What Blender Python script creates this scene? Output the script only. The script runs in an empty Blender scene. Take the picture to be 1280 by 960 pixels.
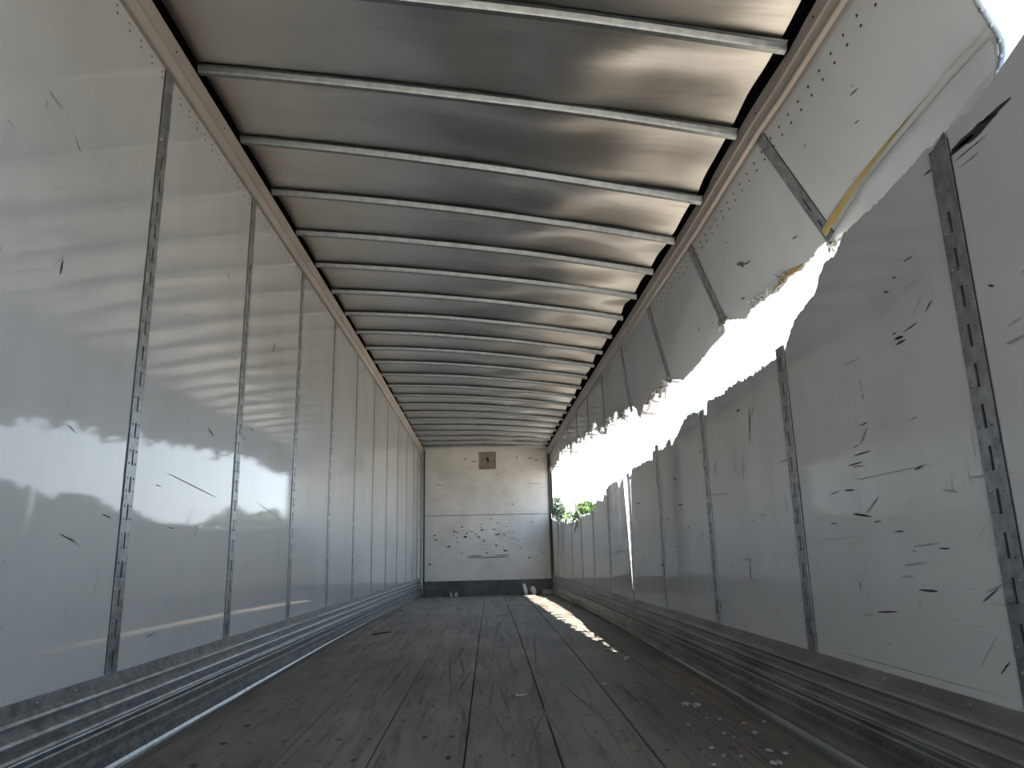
import bpy, math, random
from mathutils import Vector, Matrix, noise
random.seed(7)
S = bpy.context.scene
C = S.collection

# ------------------------------------------------------------------ camera
f_px, pit, yaw, roll = 907.0, .2328, .0347, -.0228
cy, sy, cp, sp, cr, sr = math.cos(yaw), math.sin(yaw), math.cos(pit), math.sin(pit), math.cos(roll), math.sin(roll)
R_ = Vector((cy, -sy, 0)); Fh = Vector((sy, cy, 0)); Zv = Vector((0, 0, 1))
F_ = Fh*cp + Zv*sp; U_ = -Fh*sp + Zv*cp
Xc = cr*R_ + sr*U_; Yc = cr*U_ - sr*R_
cam_d = bpy.data.cameras.new('camera'); cam = bpy.data.objects.new('camera', cam_d); C.objects.link(cam)
M = Matrix((Xc, Yc, -F_)).transposed().to_4x4(); M.translation = Vector((.0679, 0, .7155)); cam.matrix_world = M
cam_d.sensor_fit = 'HORIZONTAL'; cam_d.sensor_width = 36; cam_d.lens = 36*f_px/1280
cam_d.clip_start = .02; cam_d.clip_end = 2000
S.camera = cam

# ------------------------------------------------------------------ light
SUN_DIR = Vector((.25, .10, 1)).normalized()
sun_d = bpy.data.lights.new('sun', 'SUN'); sun_d.energy = 21; sun_d.angle = .0093; sun_d.color = (1, .93, .82)
sun = bpy.data.objects.new('sun', sun_d); C.objects.link(sun)
sun.rotation_euler = SUN_DIR.to_track_quat('Z', 'Y').to_euler(); sun.location = SUN_DIR*30
w = bpy.data.worlds.new('sky'); S.world = w; w.use_nodes = True
nt = w.node_tree; nt.nodes.clear()
o_ = nt.nodes.new('ShaderNodeOutputWorld'); bg = nt.nodes.new('ShaderNodeBackground'); tc = nt.nodes.new('ShaderNodeTexCoord')
sep = nt.nodes.new('ShaderNodeSeparateXYZ'); rp = nt.nodes.new('ShaderNodeValToRGB')
nt.links.new(tc.outputs['Generated'], sep.inputs[0]); nt.links.new(sep.outputs['Z'], rp.inputs[0])
rp.color_ramp.elements[0].position = 0; rp.color_ramp.elements[0].color = (.90, .97, 1, 1)
rp.color_ramp.elements[1].position = .6; rp.color_ramp.elements[1].color = (.40, .64, .95, 1)
nt.links.new(rp.outputs[0], bg.inputs[0]); nt.links.new(bg.outputs[0], o_.inputs[0])
bg.inputs[1].default_value = 3.6
S.view_settings.view_transform = 'Standard'; S.view_settings.look = 'None'
S.view_settings.gamma = 1; S.view_settings.use_curve_mapping = False
S.view_settings.exposure = -.1
S.cycles.max_bounces = 10; S.cycles.diffuse_bounces = 7; S.cycles.glossy_bounces = 5

# torn edges of the right wall, as (y, z)
UP=[ (2.824,1.988),(2.907,1.988),(2.948,1.976),(3.076,1.961),(3.180,1.967),(3.283,1.946),(3.415,1.953),(3.505,1.951),(3.596,1.953),(3.680,1.928),(3.770,1.958),(3.854,1.982),(3.905,2.008),(3.946,1.940),(4.045,1.932),(4.158,1.926),(4.336,1.906),(4.543,1.882),(4.715,1.872),(4.805,1.866),(4.989,1.917),(5.076,1.926),(5.303,1.882),(5.457,1.930),(5.419,1.972),(5.630,1.864),(5.768,1.900),(5.991,1.912),(6.186,1.909),(6.445,1.938),(6.690,1.978),(7.018,1.985),(7.392,1.936),(7.706,2.015),(7.895,2.119),(8.234,2.031),(8.540,2.129),(8.711,2.069),(9.245,2.153),(9.688,2.168),(10.372,2.214),(10.677,2.283),(11.277,2.284),(11.997,2.332),(12.383,2.288),(12.875,2.237),(13.382,2.239),(14.150,2.358) ]
LO=[ (1.212,1.821),(1.330,1.804),(1.379,1.791),(1.435,1.767),(1.521,1.746),(1.680,1.751),(1.952,1.728),(2.190,1.728),(2.212,1.709),(2.260,1.681),(2.337,1.690),(2.368,1.667),(2.435,1.611),(2.522,1.594),(2.622,1.574),(2.698,1.523),(2.752,1.473),(2.791,1.477),(2.833,1.479),(3.083,1.478),(3.408,1.496),(3.536,1.485),(3.794,1.502),(3.828,1.438),(3.949,1.444),(3.996,1.483),(4.166,1.504),(4.298,1.490),(4.428,1.438),(4.655,1.440),(4.651,1.381),(4.864,1.392),(5.085,1.424),(5.176,1.424),(5.194,1.365),(5.352,1.385),(5.712,1.388),(5.959,1.395),(6.009,1.349),(6.231,1.337),(6.482,1.285),(6.584,1.352),(6.976,1.376),(7.236,1.370),(7.298,1.291),(7.529,1.310),(7.594,1.246),(8.025,1.295),(8.274,1.215),(8.660,1.177),(9.258,1.197),(9.727,1.166),(10.354,1.157),(12.796,1.267),(13.903,1.421),(14.491,1.608) ]

# ------------------------------------------------------------------ materials
def mat(name, col, rough=.6, metal=0, coat=0, coat_r=.08):
    m = bpy.data.materials.new(name); m.use_nodes = True
    b = m.node_tree.nodes['Principled BSDF']
    b.inputs['Base Color'].default_value = (*col, 1); b.inputs['Roughness'].default_value = rough
    b.inputs['Metallic'].default_value = metal; b.inputs['Coat Weight'].default_value = coat
    b.inputs['Coat Roughness'].default_value = coat_r
    return m
def N(m, t, **kw):
    n = m.node_tree.nodes.new(t)
    for k, v in kw.items():
        if k in n.inputs.keys(): n.inputs[k].default_value = v
        else: setattr(n, k, v)
    return n
def Lk(m, a, b): m.node_tree.links.new(a, b)
def P_(m): return m.node_tree.nodes['Principled BSDF']
def noise_col(m, c1, c2, scale, sc=(1, 1, 1), detail=6, lo=.35, hi=.65, rough=None, bump=0, dist=.01, distort=0):
    """base colour varies between c1 and c2 with a noise in object space"""
    tc = N(m, 'ShaderNodeTexCoord'); mp = N(m, 'ShaderNodeMapping'); mp.inputs['Scale'].default_value = sc
    Lk(m, tc.outputs['Object'], mp.inputs[0])
    nz = N(m, 'ShaderNodeTexNoise', Scale=scale, Detail=detail, Roughness=.6, Distortion=distort); Lk(m, mp.outputs[0], nz.inputs['Vector'])
    r = N(m, 'ShaderNodeValToRGB'); r.color_ramp.elements[0].position = lo; r.color_ramp.elements[1].position = hi
    r.color_ramp.elements[0].color = (*c1, 1); r.color_ramp.elements[1].color = (*c2, 1)
    Lk(m, nz.outputs['Fac'], r.inputs[0]); Lk(m, r.outputs[0], P_(m).inputs['Base Color'])
    if rough:
        mr = N(m, 'ShaderNodeMapRange'); mr.inputs['To Min'].default_value = rough[0]; mr.inputs['To Max'].default_value = rough[1]
        Lk(m, nz.outputs['Fac'], mr.inputs[0]); Lk(m, mr.outputs[0], P_(m).inputs['Roughness'])
    if bump:
        bp = N(m, 'ShaderNodeBump', Strength=bump, Distance=dist); Lk(m, nz.outputs['Fac'], bp.inputs['Height']); Lk(m, bp.outputs[0], P_(m).inputs['Normal'])
    return mp, nz, r

m_wall = mat('white_liner', (.6, .59, .57), .45, 0, 1.0, .05)
mp, nz, r = noise_col(m_wall, (.485, .495, .49), (.575, .585, .58), 1.6, (1, 1, .5), 8, .3, .55)
n2 = N(m_wall, 'ShaderNodeTexNoise', Scale=.9, Detail=2); Lk(m_wall, mp.outputs[0], n2.inputs['Vector'])
bp = N(m_wall, 'ShaderNodeBump', Strength=.06, Distance=.02); Lk(m_wall, n2.outputs['Fac'], bp.inputs['Height'])
Lk(m_wall, bp.outputs[0], P_(m_wall).inputs['Normal']); Lk(m_wall, bp.outputs[0], P_(m_wall).inputs['Coat Normal'])
m_front = mat('white_nose_liner', (.6, .58, .55), .6, 0, 0, .2); noise_col(m_front, (.52, .50, .47), (.64, .62, .58), 3, (1, 1, 1), 8, .3, .6)
m_core = mat('torn_composite_core', (.5, .48, .44), .8); noise_col(m_core, (.22, .21, .19), (.6, .58, .54), 40)
m_skin = mat('white_outer_skin', (.75, .75, .75), .4)
m_yellow = mat('yellow_foam_layer', (.6, .42, .12), .7); noise_col(m_yellow, (.42, .27, .07), (.70, .52, .2), 12, (1, .2, 1))
m_galv = mat('galvanized_steel', (.4, .42, .43), .38, .85); noise_col(m_galv, (.20, .215, .225), (.44, .46, .475), 22, (1, 1, 1), 8, .3, .7, (.3, .5))
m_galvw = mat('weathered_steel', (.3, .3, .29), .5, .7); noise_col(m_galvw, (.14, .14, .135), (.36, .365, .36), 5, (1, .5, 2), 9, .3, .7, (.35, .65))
m_bow = mat('zinc_bow_steel', (.5, .53, .53), .4, .95); noise_col(m_bow, (.28, .295, .30), (.37, .39, .395), 30)
m_rail = mat('pale_painted_rail', (.52, .46, .41), .5, .2); noise_col(m_rail, (.35, .305, .27), (.46, .41, .37), 2.5, (1, .3, 1))
m_black = mat('dark_recess', (.008, .008, .008), .9)
m_shade_trim = mat('gap_shade_dark_trim', (.03, .032, .034), .8)  # near-black: painted shade around and inside the posts, also the dark corner trim
m_mark = mat('dark_scuff', (.035, .035, .035), .7); m_mark2 = mat('grey_scuff', (.33, .335, .33), .5); m_smudge = mat('dark_grey_smudge', (.13, .13, .12), .7); m_mark3 = mat('brown_scuff', (.2, .12, .07), .7)
m_kick = mat('dark_kick_plate', (.07, .08, .08), .5, .4); noise_col(m_kick, (.045, .052, .052), (.10, .11, .11), 4)
m_vent = mat('brown_vent_plate', (.2, .175, .15), .6); noise_col(m_vent, (.14, .12, .10), (.26, .23, .2), 12)
m_roof = mat('aluminium_roof_sheet', (.62, .585, .54), .3, 1)
noise_col(m_roof, (.62, .595, .56), (.80, .765, .72), 1.2, (.7, 2, 1), 5, .3, .7, (.28, .46))

nzr = N(m_roof, 'ShaderNodeTexNoise', Scale=2.2, Detail=3, Distortion=.8)
tcr = N(m_roof, 'ShaderNodeTexCoord'); mpr = N(m_roof, 'ShaderNodeMapping'); mpr.inputs['Scale'].default_value = (.45, 1.6, 1)
Lk(m_roof, tcr.outputs['Object'], mpr.inputs[0]); Lk(m_roof, mpr.outputs[0], nzr.inputs['Vector'])
bpr = N(m_roof, 'ShaderNodeBump', Strength=.35, Distance=.03); Lk(m_roof, nzr.outputs['Fac'], bpr.inputs['Height']); Lk(m_roof, bpr.outputs[0], P_(m_roof).inputs['Normal'])
# floor: worn oak boards with dark streaks and scratches
m_floor = mat('worn_oak_boards', (.12, .1, .085), .75)
P_(m_floor).inputs['Specular IOR Level'].default_value = .35
mp, nz, r = noise_col(m_floor, (.125, .108, .092), (.26, .228, .192), 3.0, (1, .35, 1), 9, .3, .68, (.6, .85), .25, .004)
n2 = N(m_floor, 'ShaderNodeTexNoise', Scale=9, Detail=8, Roughness=.75, Distortion=.6)
mp2 = N(m_floor, 'ShaderNodeMapping'); mp2.inputs['Scale'].default_value = (2.6, .16, 1)
tcf = N(m_floor, 'ShaderNodeTexCoord'); Lk(m_floor, tcf.outputs['Object'], mp2.inputs[0]); Lk(m_floor, mp2.outputs[0], n2.inputs['Vector'])
r2 = N(m_floor, 'ShaderNodeValToRGB'); r2.color_ramp.elements[0].position = .3; r2.color_ramp.elements[1].position = .5
r2.color_ramp.elements[0].color = (.35, .35, .37, 1); r2.color_ramp.elements[1].color = (1, 1, 1, 1); Lk(m_floor, n2.outputs['Fac'], r2.inputs[0])
mx = N(m_floor, 'ShaderNodeMix', data_type='RGBA', blend_type='MULTIPLY'); mx.inputs[0].default_value = 1
Lk(m_floor, r.outputs[0], mx.inputs[6]); Lk(m_floor, r2.outputs[0], mx.inputs[7]); Lk(m_floor, mx.outputs[2], P_(m_floor).inputs['Base Color'])
m_dirt = mat('dirty_wood_edge', (.11, .1, .09), .95)
m_rust = mat('rusty_torn_steel', (.16, .09, .06), .8)
m_screw = mat('dark_floor_screw', (.02, .02, .02), .5)
m_ground = mat('dry_ground', (.42, .36, .29), .9); noise_col(m_ground, (.25, .215, .17), (.36, .32, .27), .3)
m_leaf = mat('green_leaves', (.09, .16, .03), .6); noise_col(m_leaf, (.06, .12, .02), (.16, .26, .05), 1.5)
m_leafd = mat('dark_green_leaves', (.05, .08, .035), .6); noise_col(m_leafd, (.035, .06, .03), (.09, .13, .06), 1.5)
m_bark = mat('bark', (.12, .09, .06), .9)
m_chip = mat('pale_debris', (.55, .53, .49), .8); noise_col(m_chip, (.24, .225, .2), (.5, .48, .44), 30)
m_film = mat('crumpled_white_film', (.7, .72, .73), .4)

# ------------------------------------------------------------------ mesh helpers
class MB:
    def __init__(s): s.v = []; s.f = []; s.mi = []; s.sm = []
    def face(s, pts, mi=0, sm=False):
        i = len(s.v); s.v += [tuple(p) for p in pts]; s.f.append(tuple(range(i, i+len(pts)))); s.mi.append(mi); s.sm.append(sm)
    def add(s, vs, fs, mi=0, sm=False):
        i = len(s.v); s.v += [tuple(p) for p in vs]
        for q in fs: s.f.append(tuple(i+k for k in q)); s.mi.append(mi); s.sm.append(sm)
    def box(s, x0, x1, y0, y1, z0, z1, mi=0):
        s.add([(x0,y0,z0),(x1,y0,z0),(x1,y1,z0),(x0,y1,z0),(x0,y0,z1),(x1,y0,z1),(x1,y1,z1),(x0,y1,z1)],
              [(0,3,2,1),(4,5,6,7),(0,1,5,4),(1,2,6,5),(2,3,7,6),(3,0,4,7)], mi)
    def grid(s, P, mi=0, sm=True, close=False):
        n = len(P); m = len(P[0]); vs = [p for r in P for p in r]; fs = []
        for i in range(n-1):
            for j in range(m-1 + (1 if close else 0)):
                k = (j+1) % m
                fs.append((i*m+j, i*m+k, (i+1)*m+k, (i+1)*m+j))
        s.add(vs, fs, mi, sm)
    def dome(s, c, nrm, r, h, mi=0, n=7):
        c = Vector(c); nrm = Vector(nrm).normalized(); a = nrm.orthogonal().normalized(); b = nrm.cross(a)
        vs = [c + a*r*math.cos(2*math.pi*k/n) + b*r*math.sin(2*math.pi*k/n) for k in range(n)]
        vs += [c + nrm*h*.75 + (a*math.cos(2*math.pi*k/n) + b*math.sin(2*math.pi*k/n))*r*.65 for k in range(n)] + [c+nrm*h]
        fs = [(k, (k+1) % n, n+(k+1) % n, n+k) for k in range(n)] + [(n+k, n+(k+1) % n, 2*n) for k in range(n)]
        s.add(vs, fs, mi, True)
    def build(s, name, mats, parent=None):
        me = bpy.data.meshes.new(name); me.from_pydata(s.v, [], s.f)
        for m in (mats if isinstance(mats, (list, tuple)) else [mats]): me.materials.append(m)
        me.polygons.foreach_set('material_index', s.mi); me.polygons.foreach_set('use_smooth', s.sm); me.update()
        o = bpy.data.objects.new(name, me); C.objects.link(o)
        if parent: o.parent = parent
        return o
def struct(o): o['kind'] = 'structure'; return o
def tag(o, label, cat, group=None, kind=None):
    o['label'] = label; o['category'] = cat
    if group: o['group'] = group
    if kind: o['kind'] = kind
    return o
def empty(name, loc):
    o = bpy.data.objects.new(name, None); C.objects.link(o); o.location = loc; o.empty_display_size = .1; return o
def rebase(o, base):
    """put the origin of a mesh at base without moving it"""
    b = Vector(base)
    for v in o.data.vertices: v.co -= b
    if o.parent is None: o.location = b
    return o
def lerp(tab):
    def g(x):
        if x <= tab[0][0]: return tab[0][1]
        for (a, b), (c, d) in zip(tab, tab[1:]):
            if x <= c: return b + (d-b)*(x-a)/max(c-a, 1e-9)
        return tab[-1][1]
    return g

# ------------------------------------------------------------------ dimensions (metres; x right, y forward, z up)
Y0, Y1 = -2.0, 14.17
W = 1.25
S_ = 1.1239                                  # spacing of the wall posts
LP = [2.709 + S_*k for k in range(10)]       # left posts
RP = [1.66 + S_*k for k in range(11)]        # right posts
def fz(y): return max(-.03, .078*(1 - ((y-7.6)/6.6)**2))
zLr = lerp([(0, 2.705), (2.7, 2.715), (5, 2.73), (8, 2.745), (14.2, 2.69)])        # lower edge of the left rail
zRr = lerp([(-1, 2.44), (2.46, 2.437), (2.735, 2.45), (3.7, 2.44), (5, 2.465), (6, 2.486), (9, 2.56), (14.2, 2.65)])
bL = lerp([(0, 2.83), (3, 2.845), (8, 2.86), (14.1, 2.80)])                        # underside of the bows at their ends
bR = lerp([(-1, 2.52), (2.5, 2.52), (2.9, 2.515), (3.44, 2.482), (5.2, 2.572), (6.3, 2.603), (9, 2.66), (14.1, 2.755)])
crown = lerp([(0, .015), (3, .025), (6, .045), (14, .03)])
def zbow(x, y):
    t = (x + 1.2)/2.4
    return bL(y)*(1-t) + bR(y)*t + crown(y)*4*t*(1-t)
Fl = lerp([(1.67, .25), (2.797, .27), (3.92, .17), (5.045, .11), (6.17, .055), (7.3, .01), (8.4, 0), (15, 0)])
gA = lerp([(0, 0), (.58, .69), (.84, .89), (.94, .88), (1.07, .78), (1.3, .6)])
def XU(y, z):                                # inner face of the upper right wall, flared outwards where it is torn
    t = max(0, (zRr(y)+.04-z)/.5); q = min(1, max(0, (2.6-y)/.9))
    return W + Fl(y)*(t*(1-q) + gA(t)*q)
UPf = lerp([(1.6, 1.80), (2.4, 1.89), (2.70, 1.96)] + sorted(UP))
los = sorted(LO); LOf = lerp([(-1, 1.95), (1.0, 1.86)] + los)
def rag(y, a, s=40.): return a*noise.noise(Vector((y*s, 3.1, 0))) + a*.6*noise.noise(Vector((y*s*3, 7.7, 0)))

# ------------------------------------------------------------------ floor
b = MB()
edges = [-1.24] + [-.031 + .331*k - .004*0 for k in range(-3, 4)] + [1.24]
ys = [Y0 + (Y1-Y0)*i/60 for i in range(61)]
for a, c in zip(edges, edges[1:]):
    g = .0028
    prof = [(a+g, -.03), (a+g, -.003), (a+g+.003, 0), (c-g-.003, 0), (c-g, -.003), (c-g, -.03)]
    b.grid([[(x, y, fz(y)+z) for x, z in prof] for y in ys], 0, False)
b.grid([[(x, y, fz(y)-.03) for x in (-1.3, 1.3)] for y in ys], 1, False)
b.box(-1.3, 1.3, Y0, Y1+.05, -.2, -.12, 1)
k = 0; y = -.6
while y < 13.9:
    for a in edges[:-1]:
        for dx in (.05, .165, .28):
            if a + dx < 1.22 and random.random() < .93:
                x = a + dx + random.uniform(-.008, .008); yy = y + random.uniform(-.006, .006); rr = random.uniform(.008, .0125)
                b.add([(x+rr*math.cos(t*math.pi/3), yy+rr*2.2*math.sin(t*math.pi/3), fz(yy)+.0012) for t in range(6)], [(0,1,2,3,4,5)], 2)
    y += .281
def streak(b, pts, wd, mi, zf, nrm='z'):
    """a thin worn mark following pts, tapered"""
    n = len(pts); L = []; 
    for i, p in enumerate(pts):
        p = Vector(p); q = Vector(pts[min(i+1, n-1)]) - Vector(pts[max(i-1, 0)])
        s = Vector((-q.y, q.x, 0)).normalized() * wd * math.sin(math.pi*(i+.25)/(n-.5)) * random.uniform(.5, 1.1)
        L.append([(p.x+s.x, p.y+s.y, fz(p.y)+zf), (p.x-s.x, p.y-s.y, fz(p.y)+zf)])
    b.grid(L, mi, False)
for i in range(95):                                        # scratches left by pallets and forklifts
    x = random.gauss(.35, .33) if i < 65 else random.uniform(-1.1, 1.1); y = random.uniform(2.6, 12.5); a = random.gauss(0, .035) + (.06 if i % 3 else -.08)*(i < 65); L = random.uniform(.2, 1.6)
    bend = random.uniform(-.05, .05)
    pts = [(x + a*L*t/9 + bend*(t/9)**2, y + L*t/9, 0) for t in range(10)]
    if all(abs(p[0]) < 1.1 for p in pts): streak(b, pts, random.uniform(.003, .009), random.choice([2, 2, 3]), .0016)
struct(b.build('floor', [m_floor, m_black, m_screw, m_mark]))

# ------------------------------------------------------------------ walls
def curtain(b, ys, zb, zt, X, side, th=.006, nr=10, mi=0, me=1, mo=2):
    P = []; Q = []
    for y in ys:
        lo, hi = zb(y), zt(y)
        P.append([(X(y, lo+(hi-lo)*j/nr), y, lo+(hi-lo)*j/nr) for j in range(nr+1)])
        Q.append([(p[0]+side*th, p[1], p[2]) for p in P[-1]])
    b.grid(P, mi, True); b.grid(Q, mo, True)
    for (A, B_) in ((P, Q),):
        b.grid([[A[i][-1], B_[i][-1]] for i in range(len(ys))], me, False)
        b.grid([[A[i][0], B_[i][0]] for i in range(len(ys))], me, False)
        b.grid([[p, q] for p, q in zip(A[0], B_[0])], me, False); b.grid([[p, q] for p, q in zip(A[-1], B_[-1])], me, False)
def span(a, c, d):
    n = max(1, int(round((c-a)/d))); return [a+(c-a)*i/n for i in range(n+1)]
def mark(b, y, z, L, wd, ang, mi, X, s, off=.0014):
    """an irregular scuff lying on a side wall; ang measured in the wall's (y, z) plane"""
    n = max(4, int(L/.02)); up = []; dn = []; sd = random.random()*50; wd *= .7
    for i in range(n+1):
        t = i/n; u = (t-.5)*L; h = wd*math.sin(math.pi*min(max(t, .04), .96))**.5*(.55+.9*abs(noise.noise(Vector((sd+i*.9, 1, 0)))))
        h2 = wd*math.sin(math.pi*min(max(t, .04), .96))**.5*(.55+.9*abs(noise.noise(Vector((sd+i*.9, 9, 0)))))
        for lst, hh in ((up, h), (dn, -h2)):
            yy = y + u*math.cos(ang) - hh*math.sin(ang); zz = z + u*math.sin(ang) + hh*math.cos(ang)
            lst.append((X(yy, zz) - s*off, yy, zz))
    b.grid([[p, q] for p, q in zip(up, dn)], mi, False)
XL = lambda y, z: -W
XR = lambda y, z: W
b = MB()
curtain(b, span(Y0, Y1, .25), lambda y: .30, lambda y: zLr(y)+.06, XL, -1, .02, 6)
for y in span(Y0+.04, Y1-.1, .092):                              # two rows of small rivets under the rail
    if min(abs(y-p) for p in LP) > .05:
        for dz, dy in ((.028, 0), (.055, .006)):
            b.dome((-W, y+dy, zLr(y)-dz), (1, 0, 0), .005, .002, 3, 6)
for i in range(320):
    y = 1.6 + 11.5*random.random()**1.3; z = random.uniform(.5, 2.5); L = random.choice([.01, .015, .02, .03, .05]) * random.uniform(.6, 1.5)
    mark(b, y, z, L, L*random.uniform(.04, .16), random.choice([-.1, -.25, .9, 1.5, -.4]) + random.uniform(-.2, .2), random.choice([3, 4, 4, 4]), XL, -1)
for (y, z, L, wd, a, mi) in [(2.36, .80, .10, .004, -.25, 3), (2.40, .79, .07, .004, -.5, 4), (2.15, 1.62, .05, .008, 1.5, 3), (2.15, 2.05, .06, .008, -.7, 4), (3.45, 1.32, .09, .006, -.35, 3), (3.3, 1.05, .55, .0035, -.1, 3), (2.95, 1.02, .05, .004, -.05, 3), (3.1, .86, .06, .004, 0, 3), (2.72, .62, .09, .003, 1.5, 4), (4.9, 1.22, .2, .003, -.35, 4), (4.35, 2.0, .07, .014, 1.2, 3), (4.5, 1.0, .6, .003, -.15, 4), (3.5, 2.0, .25, .003, -.5, 4), (5.2, 1.75, .7, .003, -.5, 4), (2.55, .66, .12, .004, 1.4, 4), (6.1, 1.5, .2, .008, 1.55, 4), (3.0, .45, .1, .003, .1, 3), (9.5, 1.55, .12, .01, 1.5, 3)]:
    mark(b, y, z, L, wd, a, mi, XL, -1)
struct(b.build('wall_left', [m_wall, m_core, m_skin, m_mark, m_mark2]))

# right wall, lower part: standing sheet torn off along a ragged top; open slit beside the fifth post
b = MB()
ltop = lambda y: LOf(y) + rag(y, .02 if y > 3 else .010) + (rag(y+9, .02, 14) if y > 9 else 0)
GA, GB = 6.225, 6.47
curtain(b, span(Y0, 1.5, .1) , lambda y: .30, ltop, XR, 1, .008, 8)
curtain(b, span(1.5, 6.215, .012), lambda y: .30, ltop, XR, 1, .008, 10)
P = []; nr = 16                                                   # left side of the slit leans: sheet starts further forward near the top
for i in range(int((Y1-GB)/.02)+1):
    col = []
    for j in range(nr+1):
        t = j/nr; y_start = 6.20 + .012*noise.noise(Vector((t*9, 0, 2)))
        y = y_start + (Y1 - y_start)*i/int((Y1-GB)/.02)
        hi = ltop(y); z = .30 + (hi-.30)*t
        x = W + (.03*math.sin((y-12.0)*3.1)*t if y > 12 else 0) - (.008 + .034*t)*max(0, 1-(y-6.2)/.9)**1.3 + .004*noise.noise(Vector((y*3, t*8, 0)))*(t if y < 7 else 0)
        col.append((x, y, z))
    P.append(col)
b.grid(P, 0, True); b.grid([[(p[0]+.008, p[1], p[2]) for p in r] for r in P], 2, True)
b.grid([[r[-1], (r[-1][0]+.008, r[-1][1], r[-1][2])] for r in P], 1, False)
b.grid([[p, (p[0]+.008, p[1], p[2])] for p in P[0]], 1, False)
R2 = random.Random(3)
for i in range(620):
    y = 1.45 + 10*R2.random()**1.7; z = R2.uniform(.42, 1.0 + .55*R2.random()); L = R2.choice([.008, .012, .02, .03, .05, .08]) * R2.uniform(.6, 1.4)
    if z < LOf(y)-.08 and not (6.1 < y < 6.6):
        mark(b, y, z, L, L*R2.uniform(.025, .11), R2.choice([0, -.02, .05, .05, 1.5, -.6]) + R2.uniform(-.15, .15), R2.choice([3, 4, 4, 4]), XR, 1)
for (y, z, L, wd, a, mi) in [(1.53, 1.685, .17, .022, .02, 3), (1.45, 1.69, .1, .012, 0, 3), (1.58, 1.68, .1, .016, 0, 3), (1.70, 1.686, .07, .005, .02, 3), (1.55, 1.655, .12, .003, .02, 3), (1.56, 1.63, .07, .002, .02, 3),
        (1.565, 1.306, .02, .007, .5, 3), (1.96, 1.30, .045, .009, .1, 3), (1.98, 1.318, .02, .006, 0, 3), (1.955, 1.285, .05, .006, 0, 3), (1.90, 1.312, .07, .004, -.1, 3), (1.99, 1.45, .03, .006, .3, 3), (1.94, 1.475, .02, .005, .3, 3), (1.86, 1.5, .05, .003, .0, 3),
        (2.16, 1.20, .9, .0012, .02, 4), (2.20, 1.22, .04, .003, 1.5, 3), (2.2, 1.18, .02, .005, 1.5, 3), (3.2, 1.27, .16, .012, 1.75, 3), (3.33, 1.36, .05, .008, .0, 3), (3.7, 1.0, .3, .005, .05, 4), (2.3, .98, .1, .004, .0, 3), (2.28, .97, .08, .003, .05, 3), (2.1, .93, .4, .002, .0, 4),
        (1.98, .72, .12, .006, -.05, 4), (1.9, .71, .05, .004, 0, 3), (1.72, .62, .10, .006, -.3, 4), (1.75, .60, .07, .004, -.5, 3), (1.70, .58, .12, .002, 0, 4), (2.45, .75, .25, .0015, 0, 4), (1.66+.13, .47, .12, .004, -.8, 4), (1.74, .44, .05, .004, -.7, 3),
        (3.37, .63, .11, .009, 1.75, 5), (3.30, .58, .05, .005, 1.8, 5), (2.37, .6, .03, .005, 1.5, 3), (2.05, .56, .03, .004, 1.5, 4), (2.5, .80, .05, .004, .1, 3), (2.1, .76, .05, .004, 0, 3), (2.2, .374, .9, .0015, .0, 3), (5.8, 1.1, .15, .01, .1, 3), (4.6, 1.17, .1, .01, .3, 3), (5.1, .63, .07, .018, .1, 3), (4.5, 1.0, .12, .008, .05, 3), (5.1, 1.22, .1, .012, 1.3, 3)]:
    mark(b, y, z, L, wd, a, mi, XR, 1)
wr = struct(b.build('wall_right', [m_wall, m_core, m_skin, m_mark, m_mark2, m_mark3]))

def shred(b, p, d, L, wd, curl, mi=0, seed=0):
    """one torn ribbon: starts at p, heads along d, curls as it goes"""
    r = random.Random(seed); p = Vector(p); d = Vector(d).normalized(); ax = d.orthogonal().normalized(); ax.rotate(Matrix.Rotation(r.uniform(0, 6.28), 3, d))
    n = 7; rows = []; side = d.cross(ax).normalized()
    for i in range(n+1):
        t = i/n; ww = wd*(1-.75*t)*r.uniform(.7, 1.1)
        rows.append([tuple(p + side*ww), tuple(p - side*ww)]); p = p + d*(L/n); d.rotate(Matrix.Rotation(curl/n, 3, side))
    b.grid(rows, mi, True)
b = MB()
R3 = random.Random(5)
for i in range(110):                                              # frayed bits standing along the torn top of the lower wall
    y = 2.2 + 11.6*R3.random()**.8; big = 1 if y > 8 else .45
    shred(b, (W+R3.uniform(0, .01), y, LOf(y)-.012), (R3.uniform(-.5, .7), R3.uniform(-1, 1), R3.uniform(.1, .9)), R3.uniform(.015, .06)*big*1.4, R3.uniform(.003, .01)*big*1.5, R3.uniform(-4, 4), 0, i)
for i in range(18):
    y = R3.uniform(9.3, 13.6)
    shred(b, (W, y, LOf(y)-.02), (R3.uniform(-.6, .5), R3.uniform(-1, 1), R3.uniform(-.3, .9)), R3.uniform(.12, .3), R3.uniform(.015, .04), R3.uniform(-3, 3), 0, i+500)
fe = b.build('frayed_edge', m_core, wr); fe['label'] = 'pale frayed shreds along the torn top'

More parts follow.
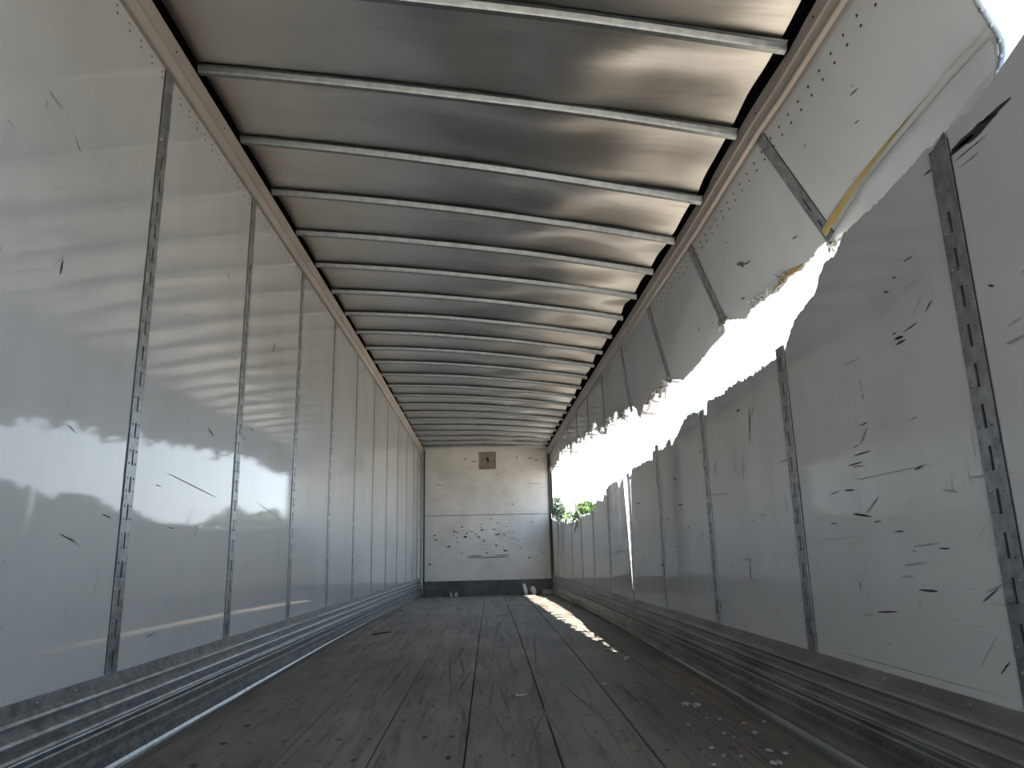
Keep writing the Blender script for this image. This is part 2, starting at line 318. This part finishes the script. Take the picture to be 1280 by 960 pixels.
# front (nose) wall
b = MB()
def nose(x0, x1, z0, z1, mi=0, y=Y1): b.box(x0, x1, y, y+.02, z0, z1, mi)
top = lambda x: zbow(x, 14.1)
b.add([(-1.2, Y1, 1.503), (1.25, Y1, 1.503), (1.25, Y1, 2.80), (-1.2, Y1, 2.86)], [(0,1,2,3)], 0)
b.add([(-1.2, Y1, .26), (1.25, Y1, .26), (1.25, Y1, 1.493), (-1.2, Y1, 1.493)], [(0,1,2,3)], 0)
b.add([(-1.3, Y1+.012, -.2), (1.3, Y1+.012, -.2), (1.3, Y1+.012, 3.0), (-1.3, Y1+.012, 3.0)], [(0,1,2,3)], 1)
for z in (1.545, 1.46, 2.0, 2.36, 2.7, 1.1, .7, .30):
    for x in (-1.08, -.82, -.32, .37, .87, 1.13): b.dome((x, Y1, z), (0, -1, 0), .007, .003, 2, 6)
R4 = random.Random(11)
for i in range(90):
    x = R4.gauss(.0, .5); z = R4.gauss(1.12, .2) if i < 70 else R4.uniform(.5, 2.6)
    if abs(x) > 1.1: x = R4.uniform(-1.1, 1.1)
    L = R4.uniform(.015, .05); hh = L*R4.uniform(.15, .5); a = R4.gauss(-.1, .25)
    if z > 1.45 and i < 70: continue
    pts = [(x + L*math.cos(q*1.05)*math.cos(a)*R4.uniform(.6, 1.1) , Y1-.002, z + hh*math.sin(q*1.05)*R4.uniform(.6, 1.2) + L*math.cos(q*1.05)*math.sin(a)) for q in range(6)]
    b.add(pts, [(0,1,2,3,4,5)], R4.choice([2, 3]))
for (x, z, L) in ((-.22, .73, .18), (.30, .735, .17), (.03, .70, .45), (-.88, 2.08, .14), (.95, 2.08, .16), (-.22, 2.53, .05), (.88, 2.58, .06), (1.0, 2.54, .05), (.62, 2.6, .025), (.15, 1.22, .05), (.2, 1.12, .06)):
    b.add([(x-L, Y1-.002, z), (x, Y1-.002, z-.010), (x+L, Y1-.002, z-.002), (x+L*.6, Y1-.002, z+.008), (x-L*.7, Y1-.002, z+.007)], [(0,1,2,3,4)], 2 if L < .1 or z < 1 else 3)
struct(b.build('wall_front', [m_front, m_black, m_mark, m_mark2]))
b = MB(); b.box(-1.22, 1.25, Y1-.012, Y1+.0, -.05, .285)
for x in (-1.08, -.82, -.32, .37, .87, 1.13): b.dome((x, Y1-.012, .27), (0, -1, 0), .008, .004, 0, 6)
struct(b.build('baseboard_front', [m_kick]))
b = MB(); b.box(-.10, .20, Y1-.014, Y1-.001, 2.385, 2.70, 0)
for (x0, x1, z0, z1) in ((-.11, .21, 2.375, 2.39), (-.11, .21, 2.695, 2.71), (-.11, -.095, 2.375, 2.71), (.195, .21, 2.375, 2.71)): b.box(x0, x1, Y1-.018, Y1-.001, z0, z1, 0)
v = empty('vent_cover', (.05, Y1, 2.38)); tag(v, 'small square brown cover plate high on the white front wall under the roof', 'vent cover')
o = rebase(b.build('cover_plate', m_vent, v), (.05, Y1, 2.38))
b = MB(); b.box(.035, .065, Y1-.04, Y1-.014, 2.53, 2.60, 0); b.box(.05, .075, Y1-.045, Y1-.014, 2.52, 2.545, 0)
rebase(b.build('latch', m_black, v), (.05, Y1, 2.38))

# ------------------------------------------------------------------ corrugated scuff bands (baseboards)
prof = [(.002, .352), (.006, .350), (.008, .316), (.022, .304), (.027, .296), (.022, .289), (.009, .280), (.010, .266), (.025, .252), (.030, .244), (.025, .237), (.011, .229), (.012, .218), (.028, .206), (.033, .199), (.026, .193), (.016, .188),
        (.018, .182), (.036, .176), (.040, .171), (.036, .166), (.034, .132), (.042, .126), (.042, .108), (.032, .102), (.032, .088), (.044, .082), (.046, .060), (.044, .052), (.050, .040)]
def scuff(side, name, m):
    b = MB(); rows = []
    for y in span(Y0, Y1-.015, .12):
        r = []
        for i, (d, z) in enumerate(prof):
            wv = .003*noise.noise(Vector((y*.8, z*9, side*5))) if .02 < z < .3 else 0
            if side > 0 and 8 < y < 14: wv += .006*noise.noise(Vector((y*3, z*14, 1)))
            r.append((side*(W - d - wv), y, z + fz(y)*(1-z/.352)*.6))
        zf = fz(y)
        r += [(side*(W-.052), y, zf+.012), (side*(W-.058), y, zf+.006), (side*(W-.075), y, zf+.004), (side*(W-.076), y, zf-.001)]
        rows.append(r)
    b.grid(rows, 0, False)
    for y in span(Y0+.08, 13.9, .2): b.dome((side*(W-.006), y, .333), (-side, 0, 0), .008, .005, 0, 7)
    y = 1.2
    while y < 10.5:
        for (d, z, r) in ((.0355, .150, .0042), (.0395, .070, .004), (.0325, .095, .0)):
            if r: b.dome((side*(W-d-.0045), y, z + fz(y)*(1-z/.352)*.6), (-side, 0, 0), r, .001, 1, 6)
        y += .042
    for p_ in range(len(b.f)):
        if all(abs(b.v[q][0]) < W-.0505 for q in b.f[p_]) and b.mi[p_] == 0: b.mi[p_] = 2
    return struct(b.build(name, [m, m_mark, m_dirt]))
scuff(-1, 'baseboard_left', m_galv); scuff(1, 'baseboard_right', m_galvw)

# ------------------------------------------------------------------ top rails, corner posts
def rail(side, zl, name):
    b = MB(); rows = []
    pr = [(.0, 0), (.018, 0), (.022, .003), (.018, .008), (.034, .042), (.042, .047), (.042, .051), (.034, .056), (.046, .10), (.046, .118), (.0, .118)]
    for y in span(Y0, Y1, .08):
        wob = .012*math.exp(-((y-3.42)/.12)**2) + .008*math.exp(-((y-2.3)/.1)**2) if side > 0 else 0
        rows.append([(side*(W - d*(1) + (wob if dz > .05 else 0)), y, zl(y)+dz*(.78 if side > 0 else 1)) for d, dz in pr])
    b.grid(rows, 0, False)
    for y in span(Y0, Y1, S_/2): b.dome((side*(W-.044), y+.2, zl(y)+.075*(.78 if side > 0 else 1)), (-side, 0, 0), .005, .004, 1, 6)
    # black closed box behind the slot above the rail, added against light leaks
    for (x0, dz0, x1, dz1) in ((side*W, .1, side*(W+.06), .1), (side*(W+.06), .1, side*(W+.06), .30)):
        b.grid([[(x0, y, zl(y)+dz0), (x1, y, zl(y)+dz1)] for y in span(Y0, Y1, .3)], 2, False)
    return struct(b.build(name, [m_rail, m_mark, m_black]))
rail(-1, zLr, 'trim_1'); rail(1, zRr, 'trim_2')
b = MB(); b.box(-W, -1.19, Y1-.03, Y1+.0, -.02, 2.78, 0); b.box(-1.195, -1.172, Y1-.045, Y1-.0, -.02, 2.76, 1); b.box(-W+.001, -W+.02, Y1-.28, Y1-.03, .35, 2.7, 0)
struct(b.build('trim_3', [m_galv, m_shade_trim]))
b = MB(); b.box(1.222, W+.02, Y1-.04, Y1+.0, -.02, 2.72, 0)
struct(b.build('trim_4', [m_shade_trim]))

# ------------------------------------------------------------------ roof sheet
b = MB(); rows = []
bows = [2.317 + .5619*k for k in range(22)]
def sheet(x, y):
    z = zbow(x, y) + .036
    k = ((y - 2.317)/.5619) % 1
    z += .009*math.sin(math.pi*k)*(1 + .6*noise.noise(Vector((y*1.1, x, 4))))
    near = max(0, min(1, (x+.1)/1.1))
    z += near*.055*math.sin(math.pi*k)*noise.noise(Vector((x*1.6, y*1.9, 8)))
    z += .048*math.sin(math.pi*k)*noise.noise(Vector((x*2.2 + y*.9, y*2.8, 2)))*math.exp(-((x-.4)/.6)**2)
    return z
for y in span(Y0, Y1+.01, .04):
    rows.append([(x, y, sheet(x, y)) for x in span(-1.20, 1.175, .04)])
b.grid(rows, 0, True)
b.grid([[(x, y, zbow(x*1.2/1.31, y)+.12) for x in span(-1.31, 1.31, .2)] for y in span(Y0, Y1+.05, .5)], 1, False)
struct(b.build('ceiling', [m_roof, m_black]))
b = MB(); b.box(-1.2, 1.24, Y1-.02, Y1-.0, 2.0, 2.001)
ORD = ['first', 'second', 'third', 'fourth', 'fifth', 'sixth', 'seventh', 'eighth', 'ninth', 'tenth', 'eleventh', 'twelfth', 'thirteenth', 'fourteenth', 'fifteenth', 'sixteenth', 'seventeenth', 'eighteenth', 'nineteenth', 'twentieth', 'twenty-first', 'twenty-second']
def bow(k, y):
    b = MB(); xs = span(-1.203, 1.196, .08); pr = [(-.034, .029), (-.020, .028), (-.015, .008), (-.012, .001), (.010, 0), (.013, .002), (.016, .028), (.030, .029)]
    R = random.Random(k)
    def dx(x): return .004*noise.noise(Vector((x*1.5, k*3.3, 0)))*(1 + 2*max(0, x))
    b.grid([[(x, y+p+dx(x)*.5, zbow(x, y)+q+dx(x)) for p, q in pr] for x in xs], 0, False)
    b.grid([[(x, y+p+dx(x)*.5, zbow(x, y)+q+dx(x)+.0025) for p, q in pr] for x in xs], 0, False)
    for s in (-1, 1):
        x = s*1.2 if s < 0 else 1.193
        b.add([(x, y+p, zbow(x, y)+q) for p, q in pr], [tuple(range(len(pr)))], 0)
        for q in (0, .03): b.dome((x-s*(.03+q), y+.0, zbow(x-s*.04, y)+.0), (0, 0, -1), .005, .003, 0, 6)
    lab = 'galvanized steel roof bow, %s counted from the top of the photo' % ORD[k]
    if k == 0: lab = 'galvanized steel roof bow nearest the camera, cut off at the photo top'
    if k == 21: lab = 'galvanized steel roof bow last of all, against the front wall'
    if k == 2: lab = 'galvanized steel roof bow, third from the top, dented at its right end'
    o = b.build('roof_bow', m_bow); rebase(o, (0, y, zbow(0, y)))
    tag(o, lab, 'roof beam', 'steel roof bows across the ceiling')
for k, y in enumerate(bows): bow(k, y)

# ------------------------------------------------------------------ slotted wall posts
def post(y0, zb, zt, X, s, slot0, slot1, name, label, group, w_=.072, m=None, nod=lambda z: 0., slant=0):
    m = m or m_galv
    root = empty('wall_post', (X(y0, zb), y0, zb)); tag(root, label, 'wall post', group)
    b = MB(); h = w_/2; sw = .0055; pitch = .100; sl = .058
    zs = [zb]; cells = []
    z = slot0
    while z + sl < min(slot1, zt-.02): zs += [z, z+sl]; cells.append((z, z+sl)); z += pitch
    zs.append(zt)
    cols = [-h, -sw, sw, h]
    def pt(dy, z, d): 
        zz = z + (slant*dy if abs(z-zt) < 1e-6 else 0)
        return (X(y0, zz) - s*(d + nod(zz)), y0+dy, zz)
    subs = []
    for a, c in zip(zs, zs[1:]):
        hole = (a, c) in cells; seg = span(a, c, .08)
        for a2, c2 in zip(seg, seg[1:]):
            for ci in range(3):
                if hole and ci == 1: continue
                b.face([pt(cols[ci], a2, .005), pt(cols[ci+1], a2, .005), pt(cols[ci+1], c2, .005), pt(cols[ci], c2, .005)])
        if hole:
            for q in (-1, 1):
                b.face([pt(q*sw, a, .005), pt(q*sw, c, .005), pt(q*sw, c, .0015), pt(q*sw, a, .0015)])
    for q in (-1, 1):
        seg = span(zb, zt, .08)
        for a2, c2 in zip(seg, seg[1:]): b.face([pt(q*h, a2, .005), pt(q*h, c2, .005), pt(q*h, c2, -.004), pt(q*h, a2, -.004)])
    b.face([pt(-h, zt, .005), pt(h, zt, .005), pt(h, zt, -.004), pt(-h, zt, -.004)])
    for a, c in cells:
        for zz in (a+.006, c-.006):
            for q in (-1, 1):
                p = pt(q*.023, zz, .005); b.dome(p, (-s, 0, 0), .0048, .003, 0, 7)
    z = (cells[-1][1] if cells else zb) + .07
    while z < zt - .03:
        for q in (-1, 1): b.dome(pt(q*.023, z, .005), (-s, 0, 0), .0048, .003, 0, 7)
        z += .09
    rebase(b.build('slotted_strip', m, root), (X(y0, zb), y0, zb))
    b = MB(); seg = span(zb, zt-.004, .08)  # dark strip: shadow gap beside the post and slot depth put into colour
    for a2, c2 in zip(seg, seg[1:]):
        b.face([pt(-h-.005, a2, .0012), pt(h+.005, a2, .0012), pt(h+.005, c2, .0012), pt(-h-.005, c2, .0012)])
    rebase(b.build('gap_shade_backing', m_shade_trim, root), (X(y0, zb), y0, zb))
    return root
for k, y in enumerate(LP):
    post(y, .35, zLr(y)+.005, XL, -1, .372, 2.36, 'l', 'tall slotted steel post on the left wall, %s from the left photo edge' % ORD[k], 'slotted posts on the left wall')
for k, y in enumerate(RP):
    zt = LOf(y) + (.035 if k else 0) - (.0 if k else .0)
    if k == 0: zt = 1.735
    root = post(y, .35, zt, XR, 1, .41 if k else .385, 1.60 if k == 0 else zt, 'r', 'slotted steel post on the lower right wall, %s from the right photo edge' % ORD[k], 'slotted posts on the lower right wall', slant=-.4 if k == 0 else 0)
for k, y in enumerate(RP[1:9]):
    k += 1; zb = UPf(y) - (.02 if k < 4 else .0)
    root = post(y, zb, zRr(y)+.01, XU, 1, zb+.05, zb+.30 if k < 4 else zb+.05, 'u', 'post stub on the hanging upper right wall, %s from the right edge' % ORD[k-1], 'post stubs on the upper right wall')
    if k < 3:
        b = MB(); R = random.Random(k)
        for i in range(34):
            yy = y+R.uniform(-.06, .05); shred(b, (XU(y, zb)-.006, yy, zb+R.uniform(-.01, .03)), (R.uniform(-.6, .3), R.uniform(-1, 1), R.uniform(-.6, .3)), R.uniform(.015, .05), R.uniform(.003, .009), R.uniform(-6, 6), R.randint(0, 2), i+k*50)
        rebase(b.build('crumpled_end', [m_core, m_galvw, m_rust], root), (XU(y, zb), y, zb))

# ------------------------------------------------------------------ hanging torn panels of the upper right wall
def upanel(k, ya, yc, label):
    base = (W, (ya+yc)/2, zRr((ya+yc)/2))
    root = empty('torn_wall_panel', base); tag(root, label, 'torn wall panel', 'torn upper right wall panels')
    b = MB(); amp = .004 if k < 1 else (.009 if ya < 5 else .02)
    bot = lambda y: UPf(y) + rag(y+50, amp, 30) - (.17*(1-min(1, abs(((y*2.1+.5*noise.noise(Vector((y, 3, 3)))) % 1)-.5)*3.2))*(.5+noise.noise(Vector((y*1.3, 0, 5))))*min(1, (y-5.0)) if y > 5.0 else 0) + (.05 if y > 6 else 0)
    curtain(b, span(ya, yc, .012 if ya < 9 else .03), bot, lambda y: zRr(y)+.05, XU, 1, .007, 8)
    y = ya + .05
    while y < yc - .02:
        for dz, dy in ((.03, 0), (.058, .012)):
            z = zRr(y) - dz; b.dome((XU(y, z), y+dy, z), (-1, 0, 0), .0068, .003, 3, 7)
        y += .092
    R = random.Random(k+40)
    for i in range(7 if ya < 6 else 2):
        y = R.uniform(ya+.1, yc-.1); z = R.uniform(UPf(y)+.06, zRr(y)-.1); L = R.uniform(.015, .05)
        mark(b, y, z, L, L*.13, R.choice([0, .1, -.1, 1.2]), R.choice([3, 4]), XU, 1)
    if k == 1:
        for (dy, dz, L, wd) in ((3.46-ya, 2.155, .055, .028), (3.49-ya, 2.165, .03, .02), (3.42-ya, 2.14, .04, .012)): mark(b, ya+dy, dz, L, wd, .3, 5, XU, 1)
    if k == 0:
        for (yy, zz, L) in ((2.20, 2.27, .05), (2.27, 2.20, .03)): mark(b, yy, zz, L, .004, .1, 3, XU, 1)
    rebase(b.build('panel_sheet', [m_wall, m_core, m_skin, m_mark, m_mark2, m_smudge], root), base)
    b = MB(); n = int((yc-ya)*(8 if ya < 3 else 26))
    for i in range(n):
        y = R.uniform(ya+.02, yc-.02); z = bot(y); big = .5 if ya < 5 else 1
        shred(b, (XU(y, z)+R.uniform(0, .007), y, z+.008), (R.uniform(-.6, .6), R.uniform(-1, 1), R.uniform(-1, .1)), R.uniform(.02, .07)*big, R.uniform(.003, .011)*big*1.3, R.uniform(-5, 5), 0, k*1000+i)
    if ya > 5:
        y = ya + .1
        while y < yc - .05:
            z = bot(y); x0 = XU(y, z)+.003; L = R.uniform(.06, .17); hw = R.uniform(.04, .1); sk = R.uniform(-.12, .03)
            b.grid([[(x0+L*t+.01*noise.noise(Vector((y*7, t*6, 0))), y+sk*t-hw*(1-t)**.8, z+.03-.05*t+.03*t*t), (x0+L*t, y+sk*t+hw*(1-t)**.8, z+.03-.06*t+.03*t*t)] for t in (0, .2, .4, .6, .8, 1)], 0, True); y += R.uniform(.28, .5)
    if k == 1:
        for i in range(46):
            t = R.random(); y = 3.15+.42*t; z = UPf(y)+R.uniform(.0, .03)
            shred(b, (XU(y, z)-.006, y, z), (R.uniform(-.5, .1), R.uniform(-1, 1), R.uniform(-.5, .5)), R.uniform(.02, .06), R.uniform(.003, .007), R.uniform(-5, 5), 0, i+90)
    if k in (3, 4, 5):
        for i in range(26):
            y = R.uniform(ya+.1, yc-.1) if k > 3 else R.uniform(5.1, 5.6); z = UPf(y)+R.uniform(-.02, .02)
            shred(b, (XU(y, z)-.004, y, z), (R.uniform(-.5, .3), R.uniform(-1, 1), R.uniform(-.8, .2)), R.uniform(.05, .13), R.uniform(.008, .018), R.uniform(-7, 7), 0, i+190*k)
    o = rebase(b.build('frayed_edge', m_core, root), base); o['label'] = 'pale frayed shreds along the torn bottom'
    if k in (0, 1):                                               # yellow layer laid bare along the tear
        b = MB()
        if k == 0:
            rows = []; 
            for y in span(1.68, 2.80, .02):
                t = (y-1.68)/1.12; zc = 2.093 - .012*t - .065*t**2 ; hw = .0025 + .020*max(0, t-.2)**1.2 + .002*noise.noise(Vector((y*20, 0, 0)))
                rows.append([(XU(y, zc+hw)-.004, y, zc+hw), (XU(y, zc-hw)-.010, y, zc-hw)])
            b.grid(rows, 0, True)
            rebase(b.build('yellow_layer', m_yellow, root), base)['label'] = 'yellow strip laid bare along the tear'
            b = MB(); rows = []
            for y in span(1.675, 2.82, .02):                      # folded-back inner skin below the strip
                t = (y-1.675)/1.14; z0 = 2.068 - .01*t - .08*t**2
                rows.append([(XU(y, z0)-.010+.003*noise.noise(Vector((y*9, 1, 1))), y, z0), (XU(y, z0-.006)-.014, y, z0-.006), (XU(y, z0-.03)-.009, y, z0-.03), (XU(y, 1.95)-.003, y, UPf(y)+.002)])
            b.grid(rows, 0, True); rebase(b.build('folded_skin', m_wall, root), base)['label'] = 'folded pale skin below the yellow strip'
            b = MB(); pts = []
            for j in range(21):
                z = 2.44 - .0245*j; x = XU(1.66, z); pts.append((x, z)); (b.dome((x-.001, 1.662, z), (-1, -.6, 0), .0075, .006, 0, 7) if j % 2 == 0 else None)
            b.grid([[(x-.003, 1.668, z), (x, 1.659, z), (x+.010, 1.658, z)] for x, z in pts], 0, True)
            rebase(b.build('riveted_end_edge', m_galv, root), base)
        else:
            rows = []
            for y in span(3.02, 3.36, .02):
                z = UPf(y)+.004; hw = .022*math.sin(math.pi*(y-3.0)/.38)
                rows.append([(XU(y, z+hw)-.004, y, z+hw), (XU(y, z)-.006, y, z)])
            b.grid(rows, 0, True); rebase(b.build('yellow_layer', m_yellow, root), base)['label'] = 'yellow patch laid bare at the torn bottom'
    return root
plabs = ['large white wall panel flared outwards at the upper right, with a long yellow tear line', 'white upper right wall panel with a grey smudge and yellow patch on its torn edge',
         'white upper right wall panel, third from the right edge, torn off in a slanting step', 'white upper right wall panel, fourth from the right edge, with a curled shred at its bottom',
         'white upper right wall panel, fifth from the right edge, ragged at the bottom', 'white upper right wall panel, sixth from the right edge, ragged at the bottom',
         'white upper right wall panel, seventh from the right edge, ragged at the bottom', 'white upper right wall panel, eighth from the right edge, ragged at the bottom']
for k in range(8): upanel(k, RP[k]+(.0 if k else .006), RP[k+1]-.001, plabs[k])
upanel(8, RP[8], Y1-.01, 'narrow far end of the torn upper right wall, next to the front wall')

# ------------------------------------------------------------------ debris on the floor
def chunk(b, c, r, seed, flat=.45, mi=0):
    R = random.Random(seed); c = Vector(c); vs = []; n = 7; rings = 4
    for i in range(rings+1):
        ph = math.pi*i/rings
        for j in range(n):
            a = 2*math.pi*j/n; q = r*(1+.5*R.uniform(-1, 1))
            vs.append((c.x+q*math.sin(ph)*math.cos(a), c.y+q*math.sin(ph)*math.sin(a), max(c.z-r*flat, c.z+q*flat*math.cos(ph))))
    fs = [(i*n+j, i*n+(j+1) % n, (i+1)*n+(j+1) % n, (i+1)*n+j) for i in range(rings) for j in range(n)]
    b.add(vs, fs, mi, False)
CH = [(0.929, 3.468, 0.020), (0.972, 3.429, 0.018), (1.026, 2.714, 0.012), (0.984, 2.570, 0.012), (1.005, 2.576, 0.013), (1.071, 2.680, 0.010), (1.064, 2.959, 0.009), (0.851, 2.676, 0.008), (0.840, 2.775, 0.009), (0.948, 2.961, 0.009), (1.070, 3.109, 0.008), (0.997, 3.186, 0.008), (0.950, 3.206, 0.009), (0.965, 2.901, 0.009), (1.030, 3.704, 0.010), (0.753, 2.915, 0.007), (0.847, 3.110, 0.008), (0.849, 3.034, 0.006), (1.159, 3.124, 0.008), (0.910, 2.669, 0.007), (0.790, 2.582, 0.008), (0.645, 4.011, 0.012), (0.882, 5.268, 0.030), (0.921, 4.849, 0.020)]
FI = [(-0.168, 7.836, 0.050, 'crumpled pale scrap lying on the boards left of the middle, far down the trailer'), (0.184, 3.789, 0.035, 'flat pale sliver on the middle of the floor, between the two dark scratches'), (-0.810, 12.932, 0.060, 'small pale scrap on the floor near the foot of the front wall, left'), (-1.074, 9.920, 0.070, 'small scrap beside the left scuff band, far down the trailer'), (1.168, 9.848, 0.140, 'heap of torn pale scraps against the right scuff band, beside the sunlit patch')]

groups = {}
for i, (x, y, r) in enumerate(CH):
    b = MB(); chunk(b, (x, y, fz(y)+r*.45), r, i+300)
    o = rebase(b.build('debris_chip', m_chip), (x, y, fz(y)))
    if i == 22: tag(o, 'pale chip lying at the tip of the sunlit patch on the floor', 'debris')
    elif i == 23: tag(o, 'pale sunlit chip on the floor just beyond the tip of the sunlit patch', 'debris')
    elif i == 21: tag(o, 'single pale chip on the floor left of the scattered crumbs', 'debris')
    elif i == 0: tag(o, 'largest pale chip on the right side of the floor, left of its twin', 'debris')
    elif i == 1: tag(o, 'large pale chip on the right side of the floor, right of its twin', 'debris')
    else: tag(o, 'small pale chip of torn wall scattered on the lower right of the floor', 'debris', 'pale chips on the floor')
for i, (x, y, r, lab) in enumerate(FI):
    b = MB(); R = random.Random(i+60)
    for j in range(9):
        shred(b, (x+R.uniform(-r, r)*.5, y+R.uniform(-r, r)*.6, fz(y)+.004), (R.uniform(-1, 1), R.uniform(-1, 1), R.uniform(.02, .5 if i != 1 else .05)), r*R.uniform(.6, 1.4), r*R.uniform(.1, .3), R.uniform(-3, 3) if i != 1 else .3, 0, i*77+j)
    for kk, v in enumerate(b.v): b.v[kk] = (v[0], v[1], max(v[2], fz(v[1])+.003))
    tag(rebase(b.build('debris_scrap', m_core if i != 1 else m_chip), (x, y, fz(y))), lab, 'debris')
def film(x, y, h, wd, lab, seed):
    b = MB(); R = random.Random(seed); rows = []
    for i in range(9):
        t = i/8; ww = wd*(.35+.65*math.sin(math.pi*(t*.85+.1)))
        rows.append([(x+ww*(u-.5)*1.0+.05*h*math.sin(t*3+seed)-.12*h*t, y+.03*math.sin(u*5+t*4+seed)+.02*t, fz(y)+.004+h*t+.01*math.sin(u*7+seed)*min(1, t*4)) for u in (0, .2, .4, .6, .8, 1)])
    b.grid(rows, 0, True); tag(rebase(b.build('plastic_film', m_film), (x, y, fz(y))), lab, 'plastic film')
film(.72, 14.0, .20, .07, 'curled white film standing at the front wall, at the corner of the sunlit patch', 1)
film(.88, 14.05, .15, .10, 'rounded white film leaning on the front wall, right of the taller curled one', 2)
film(-.66, 14.05, .09, .03, 'thin clear film scrap standing at the front wall, left of its twin', 3)
film(-.56, 14.05, .08, .05, 'thin clear film scrap standing at the front wall, right of its twin', 4)
b = MB(); b.box(-.09, .09, -.05, .05, 0, .09)
for i, v in enumerate(b.v): b.v[i] = (v[0]*(1+.1*math.sin(i*3)), v[1], v[2]*(1+.1*math.cos(i*2)))
o = b.build('foam_block', m_chip); o.location = (1.13, 14.0, fz(14)); md = o.modifiers.new('bevel', 'BEVEL'); md.width = .012; md.segments = 2
tag(o, 'small whitish block on the floor in the right corner by the front wall', 'block')
b = MB(); R = random.Random(9); rows = []
for i in range(8):
    t = i/7; c = Vector((-0.946 + .16*t, 6.578 + .02*math.sin(t*4), fz(6.578)+.012+.02*t)); rr = .009*(1-.5*t)
    rows.append([(c.x+.0, c.y+rr*math.cos(a*1.047), c.z+rr*math.sin(a*1.047)) for a in range(6)])
b.grid(rows, 0, True, True); tag(rebase(b.build('dark_splinter', m_mark), (-0.946, 6.578, fz(6.578))), 'thin dark splinter on the left side of the floor, near the left scuff band', 'splinter')
# crumbs too small and many to count
b = MB(); R = random.Random(21)
for i in range(300):
    y = R.uniform(2.6, 7.5); x = 1.17 - abs(R.gauss(0, .28)) if i < 340 else R.uniform(-1, 1)
    if x > 1.16: continue
    r = R.uniform(.001, .0035); chunk(b, (x, y, fz(y)+r*.5), r, i)
tag(b.build('debris_crumbs', m_chip), 'tiny pale crumbs of torn wall scattered on the right side of the floor', 'debris', kind='stuff')

# ------------------------------------------------------------------ outside
b = MB(); b.face([(-250, -250, -1.25), (250, -250, -1.25), (250, 250, -1.25), (-250, 250, -1.25)]); struct(b.build('ground', m_ground))
def tree(x, y, h, rx, label, group, ml, seed, base=-1.25):
    R = random.Random(seed); root = empty('leafy_tree', (x, y, base)); tag(root, label, 'tree', group)
    b = MB(); rows = []
    for i in range(9):
        t = i/8; rr = .17*(1-t*.7); rows.append([(rr*math.cos(a*.785)+.1*math.sin(t*4), rr*math.sin(a*.785), t*h*.75) for a in range(8)])
    b.grid(rows, 0, True, True); b.build('trunk', m_bark, root)
    b = MB(); blobs = [(R.gauss(0, rx*.38), R.gauss(0, rx*.38), h*R.uniform(.3, .82), rx*R.uniform(.28, .5)) for _ in range(16)] + [(0, 0, h*.86, rx*.3)]
    b.dome((0, 0, h*.42), (0, 0, 1), rx*.8, h*.36, 0, 12)
    for i in range(6500):
        bx, by, bz, br = R.choice(blobs); d = Vector((R.gauss(0, 1), R.gauss(0, 1), R.gauss(0, 1))).normalized()*br*R.uniform(.75, 1.05)
        p = Vector((bx, by, bz)) + d; u = Vector((R.uniform(-1, 1), R.uniform(-1, 1), R.uniform(-1, 1))).normalized(); v = u.orthogonal().normalized(); q = R.uniform(.10, .24)
        b.face([p-u*q, p-v*q*.5, p+u*q, p+v*q*.5])
    b.build('foliage', ml, root); return root
tree(2.7, 41, 5.6, 1.9, 'dark green tree behind the torn wall, next to the front wall edge', None, m_leafd, 1)
tree(5.0, 37.5, 4.75, 1.7, 'bright green tree behind the torn wall, right of the dark tree', None, m_leaf, 2)
tree(4.3, 44.5, 4.9, 1.4, 'pale green bush top between the dark and the bright tree behind the torn wall', None, m_leaf, 12)
for i, (az, d, h, rx, s) in enumerate(((.66, 34, 4.6, 1.9, 3), (.55, 44, 5.3, 2.1, 4), (.475, 58, 5.4, 2.0, 5), (.325, 38, 4.7, 1.8, 6), (.28, 52, 5.6, 2.0, 7), (.40, 75, 4.6, 3, 8))):
    tree(-2.57+az*d, math.sqrt(1-az*az)*d, h, rx, 'green tree outside, seen only as a blurred reflection on the left wall', 'trees mirrored in the left wall', m_leafd, s)
